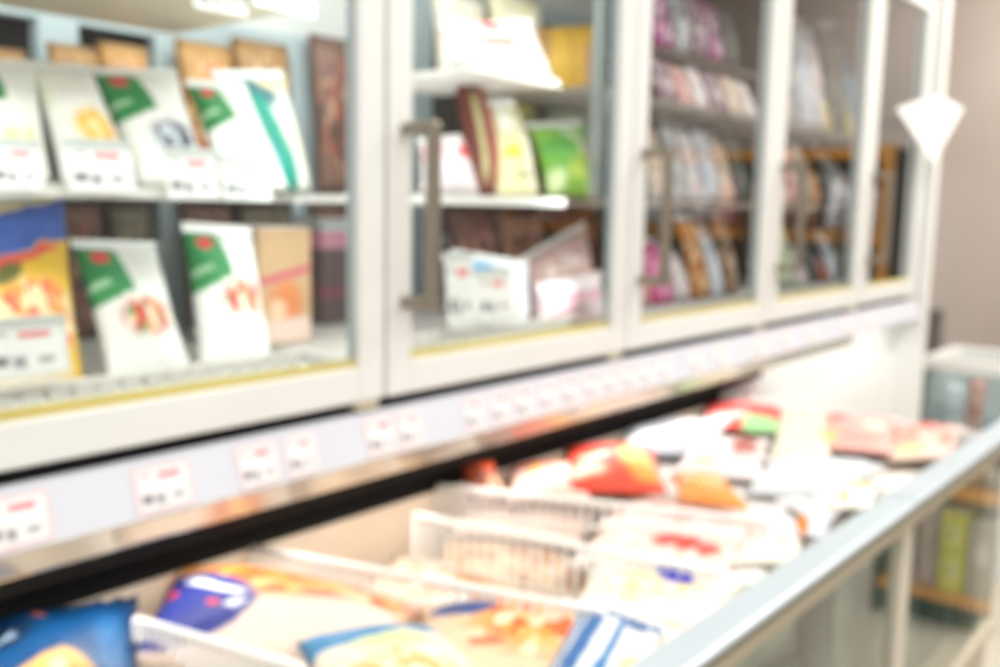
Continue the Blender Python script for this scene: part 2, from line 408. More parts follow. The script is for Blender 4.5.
bag('frozen_food_bag', 'white bag with green corner and pale lilac print beside the berry bag', 'frozen food bag', stand((222, 186), (290, 186), (186, 86), (247, 89), -1.335, -1.45, SH_MID), .02,
    veg('lilac_print', ['d9d4e6', 'efedf4', 'cfcbe2', 'f5f4f6'], .62, .34, .36, .2), g1, (FILM_W, 'top'), 4)
bag('frozen_food_bag', 'teal and pale yellow bag at the far end of the eye level shelf', 'frozen food bag', stand((272, 187), (312, 187), (214, 78), (284, 78), -1.42, -1.55, SH_MID), .03,
    printed('teal_print', 'e9ece0', [('e', .30, .85, .5, .2, -10, '44707a', .4), ('e', .7, .98, .3, .2, 0, 'f0d9a8', .5), ('r', .35, .35, .2, .5, 14, '1f9a86', .3), ('r', .12, .5, .06, .5, 14, '9ac6dc', .3), ('e', .75, .4, .3, .25, 0, 'f2eed2', .5)]), g1, (FILM_S, 'top'), 5)
g2 = 'goods on the lowest cabinet shelf behind the nearest door'
bag('frozen_food_bag', 'yellow and blue bag printed with orange pizza on the lowest shelf', 'frozen food bag', stand((-30, 382), (84, 352), (-60, 212), (64, 194), -1.27, -1.40, SH_LO), .03,
    printed('pizza_print', 'f0c23c', [('r', .4, .80, .75, .13, 6, '3f5fae', .15), ('r', .45, .97, .6, .05, 4, 'ead9a0', .3), ('e', .35, .60, .16, .08, 0, '6a6a2e', .3), ('m', .52, .32, .55, .24, 0, ['ee9a4a', 'e8704a', 'f5c97c', 'f2dfae'], .25), ('r', .5, .66, .4, .03, 5, 'e0574a', .4), ('e', .45, .04, .5, .1, 0, 'f3e9d8', .5)]), g2, (FILM_S, 'top'), 6)
bag('frozen_food_bag', 'white bag with green corner printed with red vegetables on the lowest shelf', 'frozen food bag', stand((108, 362), (192, 353), (72, 248), (156, 250), -1.27, -1.38, SH_LO), .025,
    veg('mixedveg_print', ['d8403a', '5f8a2e', 'e6a878', 'c8201c', 'ecd8bc'], .56, .42, .40, .19), g2, (FILM_W, 'top'), 7)
bag('frozen_food_bag', 'narrower white bag with red and green vegetables nearer the mullion', 'frozen food bag', stand((198, 348), (272, 344), (182, 231), (252, 236), -1.285, -1.38, SH_LO), .025,
    veg('mixedveg_print_b', ['cc302c', '47782a', 'de9a7a', 'a01c38', 'ecd8bc'], .62, .47, .40, .19), g2, (FILM_W, 'top'), 8)
def cart_px(label, pl, pr, ztop, x, depth, z, mat, group=None, name='food_carton'):
    ya = onX(pl, 250, x).y; yb = onX(pr, 250, x).y
    return carton(name, label, 'carton', x-depth, x, ya, yb, z+.002, ztop, mat, group, 'x', FILM_W)
cart_px('flat carton with orange and cream food print behind the white bag', 258, 311, 1.40, -1.43, .2, SH_LO,
    printed('orange_carton_print', 'd9b58c', [('e', .5, .35, .42, .26, 0, 'e9905a', .5), ('r', .5, .6, .6, .04, 6, 'd8707c', .3), ('r', .5, .12, .6, .12, 0, 'ecd2c6', .3), ('e', .35, .3, .2, .12, 0, 'f2d2b0', .4)], warp=.02), 'cartons on the lowest cabinet shelf')
PINKC = printed('pink_stack_print', '705f5c', [('r', .5, .82, .6, .10, 0, 'd093a4', .15), ('r', .5, .95, .6, .05, 0, 'b9c4c6', .2), ('r', .5, .3, .6, .07, 0, '8a5560', .2)], warp=.01)
cart_px('dark carton with pink bands in the shadow by the mullion', 322, 372, 1.41, -1.60, .12, SH_LO, PINKC, 'cartons on the lowest cabinet shelf')
# things behind the pale rear frames: brown packs on the shelf backs
BRP = [printed('brown_print_%d' % i, a, [('m', .5, .5, .55, .45, 0, f, .3)]) for i, (a, f) in enumerate([
    ('b58a5a', ['8a5f3a', 'd9a866', '6a5040', 'e0c090']), ('c99a5e', ['d2683c', 'e6b070', '8a6a4a', 'e9cfa4']), ('6a6250', ['55503f', '7d7460', '8f7a58', '44403a']), ('8a6a5c', ['9c5a4c', '6a5048', 'b08a70', '5c4a44'])])]
def back_pack(px0, px1, ytop, ybot, x, mat, label, group, seed, thick=.03):
    a = onX(px0, ybot, x); b_ = onX(px1, ybot, x)
    z = min((SH_LO, SH_MID, SH_UP), key=lambda s: abs(s-(a.z+b_.z)/2))
    a.z = b_.z = z+.004
    t = onX((px0+px1)/2, ytop, x-.02).z
    return bag('frozen_food_pack', label, 'frozen food pack', [a, b_, Vector((x-.03, b_.y, t)), Vector((x-.03, a.y, t))], thick, mat, group, None, seed, nu=10, nv=10)
gb = 'packs at the back of the cabinet shelves'
back_pack(-20, 40, 48, 186, -1.70, BRP[0], 'brown pack behind the bags at the left frame edge', gb, 11)
back_pack(60, 112, 46, 186, -1.70, BRP[0], 'brown and tan pack behind the white potato bag', gb, 12)
back_pack(110, 160, 45, 186, -1.70, BRP[1], 'amber pack behind the dark berry bag', gb, 13)
back_pack(186, 243, 43, 186, -1.70, BRP[1], 'tan pack behind the pale lilac bag', gb, 14)
back_pack(242, 298, 42, 186, -1.70, BRP[0], 'orange brown pack behind the teal bag', gb, 15)
back_pack(318, 362, 38, 186, -1.71, BRP[3], 'reddish brown pack standing behind the stile of the nearest door', gb, 16)
for i, (a_, b_) in enumerate([(-20, 45), (64, 110), (114, 160), (188, 240), (244, 300), (318, 360)]):
    back_pack(a_, b_, 200, 300, -1.72, BRP[2 if i % 2 == 0 else 3], 'dim brown pack at the back of the lowest shelf, %s from the left' % ORD[i], 'dim packs at the back of the lowest shelf', 20+i)

# price tags hanging on the shelf fronts
TAGM = label_mat('shelf_tag_print', 'eef0ee', 'f08a90', 'fbfbfa')
def shelf_tag(pl, pr, pt, pb, x, label, group, lean=.012):
    a, b_, c, d = onX(pl, pb, x+lean), onX(pr, pb, x+lean), onX(pr, pt, x), onX(pl, pt, x)
    z0 = (a.z+b_.z)/2; z1 = (c.z+d.z)/2; y0, y1 = (a.y+d.y)/2, (b_.y+c.y)/2
    o_ = Vector((x, (y0+y1)/2, z0)); bm = nb()
    quad_uv(bm, Vector((x+lean, y0, z0))-o_, Vector((x+lean, y1, z0))-o_, Vector((x, y1, z1))-o_, Vector((x, y0, z1))-o_); KEEP.add(id(bm))
    o = obj('shelf_tag', bm, TAGM); o.location = o_; tag(o, label, 'price tag', group)
    h = nb(); box(h, -.004, .002, -(y1-y0)/2, (y1-y0)/2, z1-z0-.006, z1-z0+.006); obj('tag_holder', h, FILM_S, o)
    return o
gt = 'price tags on the eye level shelf'
shelf_tag(-12, 42, 143, 189, -1.228, 'white price tag at the left frame edge on the eye level shelf', gt)
shelf_tag(66, 134, 144, 192, -1.226, 'wide white price tag below the potato bag', gt)
shelf_tag(165, 218, 152, 200, -1.228, 'white price tag with red heading below the berry bag', gt)
shelf_tag(221, 270, 160, 201, -1.230, 'smaller white price tag below the pale lilac bag', gt)
shelf_tag(-20, 68, 322, 376, -1.160, 'large white price tag in front of the pizza bag', 'price tags on the lowest shelf')
shelf_tag(192, 246, -18, 12, -1.23, 'white price tag at the top edge, behind the nearest door', 'price tags on the top shelf')
shelf_tag(250, 312, -20, 10, -1.225, 'pale price tag at the top edge, next nearer the mullion', 'price tags on the top shelf')
shelf_tag(446, 474, 256, 326, -1.163, 'narrow white price tag low behind the long steel handle', 'price tags on the lowest shelf')
shelf_tag(477, 512, 272, 320, -1.163, 'square white price tag with grey figures on the lowest shelf', 'price tags on the lowest shelf')

PM_PALE = [printed('pale_pack_print_%d' % i, a, [('m', .5, .5, .55, .45, 0, f, .3)]) for i, (a, f) in enumerate([('ece6d6', ['f3efe4', 'e6d8b8', 'dfe6d8', 'f0c8b8']), ('efe8c4', ['f3ecb0', 'f4f2ea', 'e8dca0', 'e6c8c0'])])]
# ---- second door
g3 = 'goods behind the second door'
W_PINK = printed('white_pink_print', 'f3eeee', [('e', .42, .78, .16, .14, 0, 'e8656c', .4), ('r', .42, .42, .24, .16, -8, 'c99a90', .4), ('r', .1, .3, .08, .3, 0, 'dfe6ea', .4), ('r', .75, .3, .2, .12, 0, 'f6e2da', .4)])
bag('frozen_food_bag', 'white bag with red and brown print lying on the top shelf', 'frozen food bag', stand((452, 84), (556, 84), (438, 28), (532, 22), -1.29, -1.37, SH_UP), .028, W_PINK, g3, (FILM_W, 'top'), 31)
bag('frozen_food_bag', 'yellow and tan bag at the back of the top shelf', 'frozen food bag', stand((520, 60), (600, 62), (520, 30), (596, 24), -1.50, -1.54, SH_UP), .03,
    printed('yellow_tan_print', 'e9b944', [('r', .15, .5, .12, .6, -10, 'b98a4a', .3), ('e', .85, .4, .18, .4, 0, 'c69a78', .4), ('r', .55, .6, .05, .5, 0, 'd29f30', .3)]), g3, None, 32)
bag('frozen_food_bag', 'dark red bag leaning on the eye level shelf behind the second door', 'frozen food bag', stand((472, 186), (506, 187), (452, 70), (478, 72), -1.36, -1.45, SH_MID), .03,
    printed('dark_red_print', '7a3a30', [('r', .7, .5, .14, .6, -6, 'b0554a', .3), ('r', .3, .45, .12, .4, 0, 'c9c08a', .4), ('e', .3, .9, .3, .12, 0, '4f3530', .4)]), g3, (FILM_S, 'top'), 33)
bag('frozen_food_bag', 'pale yellow bag standing beside the dark red bag', 'frozen food bag', stand((496, 188), (540, 190), (484, 106), (516, 106), -1.345, -1.42, SH_MID), .03,
    printed('pale_yellow_print', 'efe8b6', [('r', .3, .85, .2, .2, 0, 'f4f2e6', .3), ('e', .35, .45, .28, .1, 0, 'e4cf4a', .4), ('r', .75, .5, .12, .5, 0, 'f5f2e2', .4), ('r', .5, .2, .3, .05, 0, 'b9b08a', .5)]), g3, (FILM_W, 'top'), 34)
bag('frozen_food_bag', 'bright green bag leaning against the pale yellow bag', 'frozen food bag', stand((548, 192), (592, 192), (528, 128), (582, 126), -1.345, -1.43, SH_MID), .03,
    printed('green_print', '8cc24e', [('e', .3, .6, .4, .3, 20, '5fb04a', .5), ('r', .7, .75, .35, .06, -40, 'e6eeda', .3), ('e', .6, .3, .3, .14, 0, 'c4d860', .5), ('e', .15, .2, .2, .2, 0, 'd9e6b0', .5)]), g3, (FILM_W, 'top'), 35)
bag('frozen_food_bag', 'white and pink bag with a red spot just behind the long handle', 'frozen food bag', stand((420, 192), (480, 193), (418, 142), (462, 138), -1.27, -1.36, SH_MID), .028,
    printed('pink_spot_print', 'f3e6ea', [('e', .8, .62, .2, .14, 0, 'e04a52', .35), ('e', .2, .7, .3, .25, 0, 'e9b7bd', .5), ('r', .5, .25, .5, .08, 0, 'dcd9ea', .5)]), g3, (FILM_W, 'top'), 36)
bag('frozen_food_bag', 'olive and amber bag behind the pale yellow bag', 'frozen food bag', stand((490, 175), (542, 176), (484, 92), (536, 92), -1.50, -1.55, SH_MID), .03,
    printed('olive_print', '8f8a52', [('e', .3, .75, .3, .15, 0, 'd99a3c', .4), ('m', .6, .5, .5, .4, 0, ['a59a5c', '7f8a5a', 'c9b478', '6f6a4a'], .4)]), g3, None, 37)
bag('frozen_food_bag', 'grey green bag with orange top edge by the far stile', 'frozen food bag', stand((546, 170), (600, 172), (540, 84), (594, 84), -1.52, -1.57, SH_MID), .03,
    printed('greygreen_print', '8fa08a', [('r', .5, .9, .5, .1, 4, 'c98050', .3), ('m', .5, .45, .5, .35, 0, ['9fb49a', 'c9cdb8', '7f9a84', 'b58f80'], .4)]), g3, None, 38)
back_pack(438, 492, -6, 62, -1.53, PM_PALE[0], 'pale cream pack at the back of the top shelf behind the second door', 'packs at the back of the top shelf', 48)
back_pack(494, 548, -4, 62, -1.53, PM_PALE[1], 'pale yellow and white pack at the back of the top shelf', 'packs at the back of the top shelf', 49)
g4 = 'meat packs on the lowest shelf behind the second door'
MEAT = [printed('meat_print_%d' % i, a, [('m', .5, .5, .5, .4, 0, f, .4)]) for i, (a, f) in enumerate([
    ('6a453c', ['7f4a42', '9c6a60', '5a3a34', 'c08a7c']), ('d9b6b0', ['e9cfc8', 'd39a9a', 'f0e2de', 'c9a8a4']), ('a87f74', ['8a5a50', 'c9a49a', 'b88a70', '6f4a40'])])]
for i, (a_, b_, t, x, m) in enumerate([(452, 500, 206, -1.52, 0), (502, 548, 208, -1.55, 2), (550, 602, 208, -1.55, 0)]):
    back_pack(a_, b_, t, 300, x, MEAT[m], 'dark red meat pack at the back of the lowest shelf, %s of three' % ORD[i], g4, 40+i, .03)
bag('frozen_food_bag', 'pink and white bag lying by the far stile of the second door', 'frozen food bag', stand((530, 322), (600, 316), (520, 262), (586, 226), -1.30, -1.42, SH_LO), .035,
    MEAT[1], g4, (FILM_W, 'top'), 45)
bag('frozen_food_bag', 'white bag with light blue and navy print behind the square tag', 'frozen food bag', stand((452, 326), (532, 322), (450, 254), (528, 266), -1.24, -1.31, SH_LO), .03,
    printed('skyblue_print', 'eef0f4', [('e', .3, .82, .2, .12, 0, '6fa9d6', .4), ('e', .12, .75, .08, .1, 0, '4a4f8a', .4), ('r', .95, .4, .06, .4, 0, '6a6a9a', .4), ('r', .5, .3, .3, .15, 0, 'f0d9d6', .5)]), 'goods behind the second door', (FILM_W, 'top'), 46)
bag('frozen_food_bag', 'pink lidded bag beside the white and navy printed bag', 'frozen food bag', stand((536, 322), (606, 314), (532, 284), (602, 270), -1.235, -1.26, SH_LO), .02,
    printed('pinkwhite_print', 'f0dfe2', [('r', .5, .5, .5, .14, 0, 'e6b0bd', .4), ('r', .4, .25, .3, .1, 0, 'a8808a', .5)]), 'goods behind the second door', None, 47)

# ---- doors three to five: rows of small packs
PAL = {
 'magenta': ('c25a9a', ['d98cc0', '8a3a6a', 'f0dbe8', '5a4a55']), 'plum': ('6a4a5c', ['8f6a80', 'c9a0b4', '54404c', 'e6dada']),
 'white': ('eceaea', ['f5f3f2', 'd9d0d4', 'e6b4b4', 'c9c6cc']), 'cream': ('eadfce', ['f3ece0', 'd99a90', 'e0c9a8', 'cbb8a8']),
 'grey': ('b4b4b8', ['9aa0a6', 'd6d6da', '7f858c', 'e2e0e0']), 'rose': ('e0a8a4', ['d97a78', 'f2dcd6', 'b86a6a', 'eac4b8']),
 'brown': ('94705a', ['6a4c3e', 'c09a7c', '54413a', 'd9c4ac']), 'orange': ('cf8a50', ['e0a060', 'b86a3a', 'efd2a8', '8f5c40']),
 'dark grey': ('4f5452', ['3f4442', '6a706e', '555c58', '808684']), 'pale green': ('ccd9bc', ['e0e6cc', 'b4cca8', 'eceedc', 'c6d0a0']),
 'bluish white': ('dfe4ee', ['cfd8e8', 'f0f2f6', 'b8c2d8', 'e6e0e6']), 'blue': ('3f8fc4', ['58a8d8', '2f6fa0', 'a8d0e6', '3f88b8']),
 'red': ('b8403a', ['d0564c', '8f302c', 'e6b0a4', '6a2a28']), 'pink': ('e85aa0', ['f080b4', 'd84a90', 'f6c4dc', 'e0408a']), 'yellow': ('e0cf5a', ['ecdc80', 'd0bc40', 'f4eebc', 'c0a840'])}
PM = {k: printed('pack_print_' + k.replace(' ', '_'), a, [('m', .5, .5, .62, .56, 0, f, .3)]) for k, (a, f) in PAL.items()}
rows = [
 ('third', 'top', SH_UP, -1.36, 2.30, [('plum', .10, .15), ('rose', .085, .14), ('white', .09, .15), ('plum', .11, .15), ('cream', .10, .15), ('white', .09, .14)]),
 ('third', 'eye level', SH_MID, -1.36, 2.27, [('cream', .10, .22), ('grey', .09, .235), ('white', .09, .22), ('bluish white', .10, .235), ('cream', .09, .21), ('dark grey', .10, .23)]),
 ('third', 'lowest', SH_LO, -1.33, 2.17, [('rose', .07, .17), ('pink', .12, .17), ('white', .09, .15), ('orange', .11, .23), ('bluish white', .08, .2), ('brown', .10, .24)]),
 ('fourth', 'top', SH_UP, -1.36, 3.06, [('white', .09, .40), ('grey', .10, .44), ('bluish white', .10, .38), ('white', .10, .36), ('yellow', .04, .2), ('dark grey', .09, .4)]),
 ('fourth', 'eye level', SH_MID, -1.36, 3.06, [('white', .10, .235), ('rose', .11, .22), ('grey', .09, .235), ('orange', .10, .16), ('dark grey', .09, .23)]),
 ('fourth', 'lowest', SH_LO, -1.35, 3.02, [('red', .08, .12), ('pale green', .15, .23), ('white', .11, .13), ('dark grey', .10, .19), ('red', .09, .1)]),
 ('fifth', 'top', SH_UP, -1.36, 3.60, [('dark grey', .07, .42), ('yellow', .05, .25), ('blue', .07, .34)]),
 ('fifth', 'eye level', SH_MID, -1.36, 3.58, [('grey', .09, .2), ('white', .07, .17), ('dark grey', .11, .2)]),
 ('fifth', 'lowest', SH_LO, -1.36, 3.58, [('bluish white', .10, .18), ('dark grey', .11, .17), ('grey', .08, .19)]),
]
sd = 60
for dn, lv, z, x, y, items in rows:
    cnt = {}
    for c, w, h in items: cnt[c] = cnt.get(c, 0)+1
    seen = {}
    for c, w, h in items:
        sd += 1; seen[c] = seen.get(c, 0)+1
        dup = '' if cnt[c] == 1 else (' nearer' if seen[c] == 1 else ' farther')
        o_ = bag('frozen_food_pack', 'the%s %s pack on the %s shelf behind the %s glass door' % (dup, c, lv, dn) if dup else '%s printed pack on the %s shelf behind the %s glass door' % (c, lv, dn), 'frozen food pack',
            [(x, y, z+.003), (x, y+w, z+.003), (x-.07, y+w*.98, z+h), (x-.07, y+.002, z+h)], .025, PM[c], 'packs on the %s shelf behind the %s door' % (lv, dn), (FILM_S, 'top'), sd, nu=8, nv=8, sealw=.06)
        if False:
            pass
        y += w + .006
# upper packs stacked above the first row behind the third door
y = 2.33
for i, (c, w) in enumerate([('magenta', .1), ('grey', .09), ('plum', .1), ('magenta', .09), ('dark grey', .1)]):
    bag('frozen_food_pack', '%s pack in the stacked upper row behind the third door, %s from near side' % (c, ORD[i]), 'frozen food pack',
        [(-1.40, y, 1.880), (-1.40, y+w, 1.880), (-1.46, y+w, 2.07), (-1.46, y, 2.07)], .03, PM[c], 'packs in the upper row behind the third door', None, 120+i, nu=8, nv=8)
    y += w+.006
b = nb(); box(b, -1.62, -1.38, 2.30, 2.98, 1.870, 1.876); cpart('half_shelf', b, plain('shaded_wire', '8d8680', .5))  # uses the wire colour with shade painted in

# ================================================================== CHEST FREEZER
CXB, CXF = -1.25, -.50        # inner back, outer front
CYS, CYE = -.2, 2.53
ZR = .966
chest = tag(empty('chest_freezer', (-.9, 1.2, 0)), 'open chest freezer with pale rim and glass front below the cabinet', 'chest freezer')
def hpart(name, b, mat, bevel=0, parent=chest):
    o = obj(name, b, mat, parent, bevel=bevel)
    if parent is chest: o.matrix_parent_inverse = Matrix.Translation(-chest.location)
    return o
b = nb(); box(b, CXB-.05, CXB, CYS, CYE, 0, .892); hpart('back_wall', b, PEACH)
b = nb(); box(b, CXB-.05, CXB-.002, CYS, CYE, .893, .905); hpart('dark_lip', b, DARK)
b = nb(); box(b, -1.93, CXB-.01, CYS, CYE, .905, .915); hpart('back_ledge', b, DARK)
b = nb(); box(b, -1.285, -1.265, YS, 2.56, .915, .99); cpart('shade_backing', b, DARK)  # black plate added to block the bright view through the gap
b = nb(); box(b, CXB, CXF-.08, CYS, CYE, .70, .745); hpart('inner_deck', b, plain('cream_deck', 'f2e6d6', .6))
b = nb(); box(b, CXB, CXF-.08, 1.62, CYE-.02, .80, .862); hpart('raised_deck', b, plain('white_deck', 'f6f2ee', .6))
b = nb(); box(b, CXB, CXF-.03, CYE-.02, CYE, 0, .915); hpart('end_wall', b, WHITE)
b = nb(); box(b, CXB, CXF-.055, CYS, CYE-.02, .06, .40); box(b, CXF-.075, CXF-.06, CYS, CYE-.02, .40, .90); hpart('tank', b, wall_mat('mottled_tank', '4f6462', 'cfd2c4', 4.5))
b = nb(); box(b, CXF-.06, CXF-.004, CYS, CYE, .03, .435); hpart('lower_front', b, BEIGE, .004)
b = nb(); box(b, CXF-.05, CXF-.03, CYS, CYE, 0, .03); hpart('kick_plate', b, DARK)
SEAM = 1.655
for ya, yb in ((CYS, SEAM-.004), (SEAM+.004, CYE)):
    b = nb(); prism(b, [(-.505, ZR-.052), (-.497, ZR-.048), (-.449, ZR-.006), (-.449, ZR+.0), (-.455, ZR+.003), (-.499, ZR+.003), (-.508, ZR-.004)], ya, yb); hpart('rim_rail', b, ALU, .002)
    b = nb(); box(b, -.500, -.478, ya, yb, .898, .918); hpart('rim_underside', b, BEIGE)
b = nb(); box(b, CXF-.02, CXF+.012, SEAM+.075, SEAM+.125, .43, .925); hpart('front_post', b, plain('pale_post', 'd8cfbf', .45), .003)
for ya, yb in ((CYS, SEAM+.075), (SEAM+.125, CYE)):
    b = nb(); quad_uv(b, (CXF, ya, .43), (CXF, yb, .43), (CXF, yb, .92), (CXF, ya, .92)); KEEP.add(id(b)); hpart('front_glass', b, CHESTGL)
b = nb(); box(b, CXF-.012, CXF+.014, CYS, CYE, .425, .452); hpart('glass_channel', b, BEIGE, .003)

# wire dividers across the chest
def divider(pl, zl, pr, zr, drop, label, n):
    p = onZ(pl[0], pl[1], zl); q = onZ(pr[0], pr[1], zr)
    d = (q-p); p = p.copy()
    if p.x < CXB+.01: p = p + d*((CXB+.01-p.x)/d.x)
    if q.x > CXF-.085: q = p + d*((CXF-.085-p.x)/d.x)
    o_ = Vector(((p.x+q.x)/2, (p.y+q.y)/2, p.z-drop)); r = empty('wire_divider', o_); tag(r, label, 'wire divider', 'white wire dividers across the chest')
    P, Q = p-o_, q-o_; dn_ = Vector((0, 0, -drop))
    b = nb(); tube(b, P, Q, .0068, 8); tube(b, P, P+dn_, .0052); tube(b, Q, Q+Vector((0, 0, -drop)), .0052); obj('top_rail', b, WIRE, r, smooth=True)
    b = nb()
    for i in range(1, n):
        t = i/n; a = P+(Q-P)*t; tube(b, a, a+dn_, .0040)
    obj('upright_wires', b, WIRE, r, smooth=True)
    b = nb(); tube(b, P+dn_*.55, Q+dn_*.55, .003); tube(b, P+dn_, Q+dn_, .004); obj('cross_wires', b, WIRE, r, smooth=True)
divider((136, 620), .905, (302, 668), .915, .14, 'white wire divider nearest the blue bag, lowest in the picture', 18)
divider((240, 546), .895, (604, 612), .935, .13, 'white wire divider behind the navy and orange bag', 30)
divider((415, 515), .905, (762, 582), .935, .15, 'white wire divider with tall bare wires over the empty bay', 26)
divider((436, 486), .905, (770, 522), .930, .085, 'white wire divider in front of the red bags', 30)
divider((742, 455), .90, (885, 474), .905, .12, 'white wire divider among the white bags near the far end', 14)

def lie(cs, z):
    zs = z if isinstance(z, (tuple, list)) else (z,)*4
    return [onZ(c[0], c[1], zz) for c, zz in zip(cs, zs)]
CH = 'frozen food bags in the chest'
def cbag(label, cs, z, thick, mat, seed, seal=FILM_W, cat='frozen food bag', lumps=.3, both=False):
    return bag('frozen_food_bag', label, cat, lie(cs, z), thick, mat, CH, (seal, 'both' if both else 'top') if seal else None, seed, lumps=lumps, back=.25, sealw=.06)
BLUEF = plain('blue_film', '0f4270', .4); NAVYF = plain('navy_film', '2a3580', .35)
cbag('shiny blue bag with yellow chips print at the near left corner', [(-60, 740), (150, 735), (138, 602), (-18, 622)], (.86, .86, .885, .885), .035,
    printed('blue_chips_print', '0c4678', [('e', .52, .26, .26, .20, 10, 'eab860', .3), ('m', .52, .24, .24, .16, 10, ['f0b860', 'f6dc9a', 'e09a48'], .4), ('e', .22, .62, .2, .12, 20, '1c3050', .4), ('r', .2, .60, .10, .03, 20, '9ab4cc', .4), ('e', .38, .80, .05, .04, 0, 'e2704a', .4), ('e', .7, .85, .25, .14, 0, '0f3f70', .6), ('e', .85, .5, .14, .3, 0, '17649c', .6)], rough=.4), 201, BLUEF)
cbag('navy bag with white lettering marks and golden orange food', [(118, 668), (395, 676), (432, 606), (172, 566)], (.86, .865, .875, .885), .045,
    printed('navy_orange_print', 'fae4d4', [('m', .46, .80, .60, .36, -4, ['e07c10', 'eea03c', 'd65c14', 'f0bc74', 'e68c28'], .4), ('m', .78, .7, .32, .16, -10, ['ea9038', 'f0b868', 'dc5c24', 'f0d0a8'], .5), ('e', .14, .40, .30, .37, -14, '2f3a8c', .12), ('r', .24, .60, .16, .035, -24, 'eef0f6', .3), ('r', .35, .42, .04, .06, -24, 'dfe4f2', .4), ('e', .06, .55, .04, .05, 0, 'd9455a', .4), ('e', .26, .42, .035, .045, 0, 'd9455a', .4), ('e', .55, .97, .1, .05, 0, '35357a', .5)], rough=.6, warp=.03), 202, FILM_W)
cbag('white bag with teal blue band lying in front of the orange bag', [(330, 735), (560, 735), (432, 624), (294, 640)], .90, .03,
    printed('teal_band_print', 'f3ead6', [('r', .40, .86, .6, .15, 10, '2385bb', .25), ('e', .55, .66, .35, .10, 0, 'd9e6a0', .5), ('m', .5, .4, .5, .25, 0, ['f4dcb0', 'f8ecd8', 'f0c080'], .5)]), 203, None)
cbag('cream bag with dark blue oval and orange shrimp print', [(410, 745), (690, 745), (608, 606), (416, 606)], .875, .04,
    printed('blue_oval_print', 'f2d2ae', [('m', .62, .66, .5, .36, 0, ['f29c48', 'f8cc90', 'ea6a30', 'fae2c0', 'f0b060'], .5), ('e', .22, .80, .19, .11, -6, '3a4f8e', .2), ('e', .2, .83, .1, .04, -6, '28366a', .4), ('r', .3, .5, .1, .05, 10, 'e87a5a', .5), ('r', .62, .97, .45, .04, 0, 'f3a58a', .5)]), 204, FILM_W)
cbag('white bag with blue stripes beside the chest rim', [(500, 745), (660, 745), (664, 634), (580, 608)], (.905, .91, .912, .91), .03,
    printed('blue_stripe_print', 'eef0ee', [('r', .28, .62, .10, .38, -8, '2c6aac', .25), ('r', .55, .6, .05, .4, -8, '4a84bc', .3), ('r', .10, .55, .05, .4, -8, '5a8cc0', .3), ('e', .72, .86, .16, .12, -8, '24609c', .4), ('r', .5, .93, .5, .06, 0, '2f6aa4', .3), ('e', .8, .4, .18, .16, 0, 'f0e0a0', .5)]), 205, plain('sky_blue_film', '3f7fb4', .3))
cbag('sunken cream pack with orange spots in the bay behind the divider', [(330, 612), (560, 640), (560, 592), (395, 556)], .79, .03,
    printed('orange_spot_print', 'fbe8d2', [('m', .5, .5, .5, .4, 0, ['fbe9d6', 'f6c492', 'fae3c8', 'f2a060', 'fbeee0'], .4)]), 206, None)
cbag('white bag with pale yellow letters and violet corner', [(560, 622), (720, 640), (750, 584), (592, 560)], .888, .026,
    printed('violet_corner_print', 'f4eee4', [('m', .45, .45, .45, .3, 0, ['f6ecd0', 'f2d98c', 'f8f2ea', 'f4dccc'], .4), ('r', .45, .6, .32, .05, -4, 'f6e6a8', .5), ('r', .35, .35, .26, .05, -4, 'f8ecc4', .5), ('e', .60, .66, .13, .20, 40, '3838c4', .2), ('r', .70, .3, .12, .04, 0, 'f2c0c0', .5)]), 207, FILM_W)
cbag('plain white bag with faint pink marks close to the rim', [(590, 668), (660, 690), (728, 636), (634, 610)], .885, .028,
    printed('faint_pink_print', 'f4ece6', [('m', .5, .5, .5, .4, 0, ['f6ece6', 'f2c4be', 'f8f2ee', 'f2dcb8', 'f6eee8'], .4), ('r', .7, .6, .2, .05, -5, 'f6c4c0', .5), ('e', .3, .4, .2, .1, 0, 'f8ecd8', .5)]), 208, FILM_W)
cbag('white bag with a row of red patches behind the tall divider', [(560, 566), (728, 588), (772, 550), (600, 528)], .86, .028,
    printed('red_patch_print', 'f6e6de', [('m', .5, .5, .6, .42, 0, ['f6e2d8', 'f0c4bc', 'f8ece6', 'f3d6c6'], .3), ('e', .50, .58, .12, .20, 0, 'e23a34', .4), ('e', .64, .52, .10, .20, 0, 'e6463e', .4), ('e', .78, .46, .08, .17, 0, 'ea5c54', .4), ('r', .3, .75, .25, .06, 0, 'f8c8c4', .5), ('e', .1, .55, .12, .2, 0, 'f2dcc8', .5)]), 209, FILM_W)
cbag('cream pack with tan and orange pieces behind the tall bare wires', [(432, 600), (596, 622), (606, 566), (440, 532)], .80, .03,
    printed('tan_piece_print', 'dcb890', [('m', .5, .5, .55, .5, 0, ['e8cba8', 'd08a48', 'e6c8a4', 'a8703e', 'e8c498', 'd8b088'], .4)]), 226, FILM_W)
cbag('pale pack with dark red pieces behind the short divider', [(446, 532), (588, 552), (600, 506), (470, 494)], .835, .024,
    printed('dark_red_piece_print', 'f4e2d8', [('m', .3, .6, .4, .4, 0, ['7a3c30', 'e8c8b8', 'b05c4c', 'e4ccc0'], .4), ('e', .8, .5, .2, .4, 0, 'ecd0c2', .5)]), 227, FILM_W)
cbag('white bag with pink block print in front of the orange bag', [(586, 530), (752, 546), (770, 522), (622, 500)], .865, .026,
    printed('pink_block_print', 'fcf2ec', [('m', .55, .5, .5, .36, 0, ['f09a94', 'f8dcd2', 'e46a62', 'f9eae2', 'eebca4'], .3), ('r', .06, .5, .1, .3, 0, 'c08a7c', .5)]), 210, FILM_W)
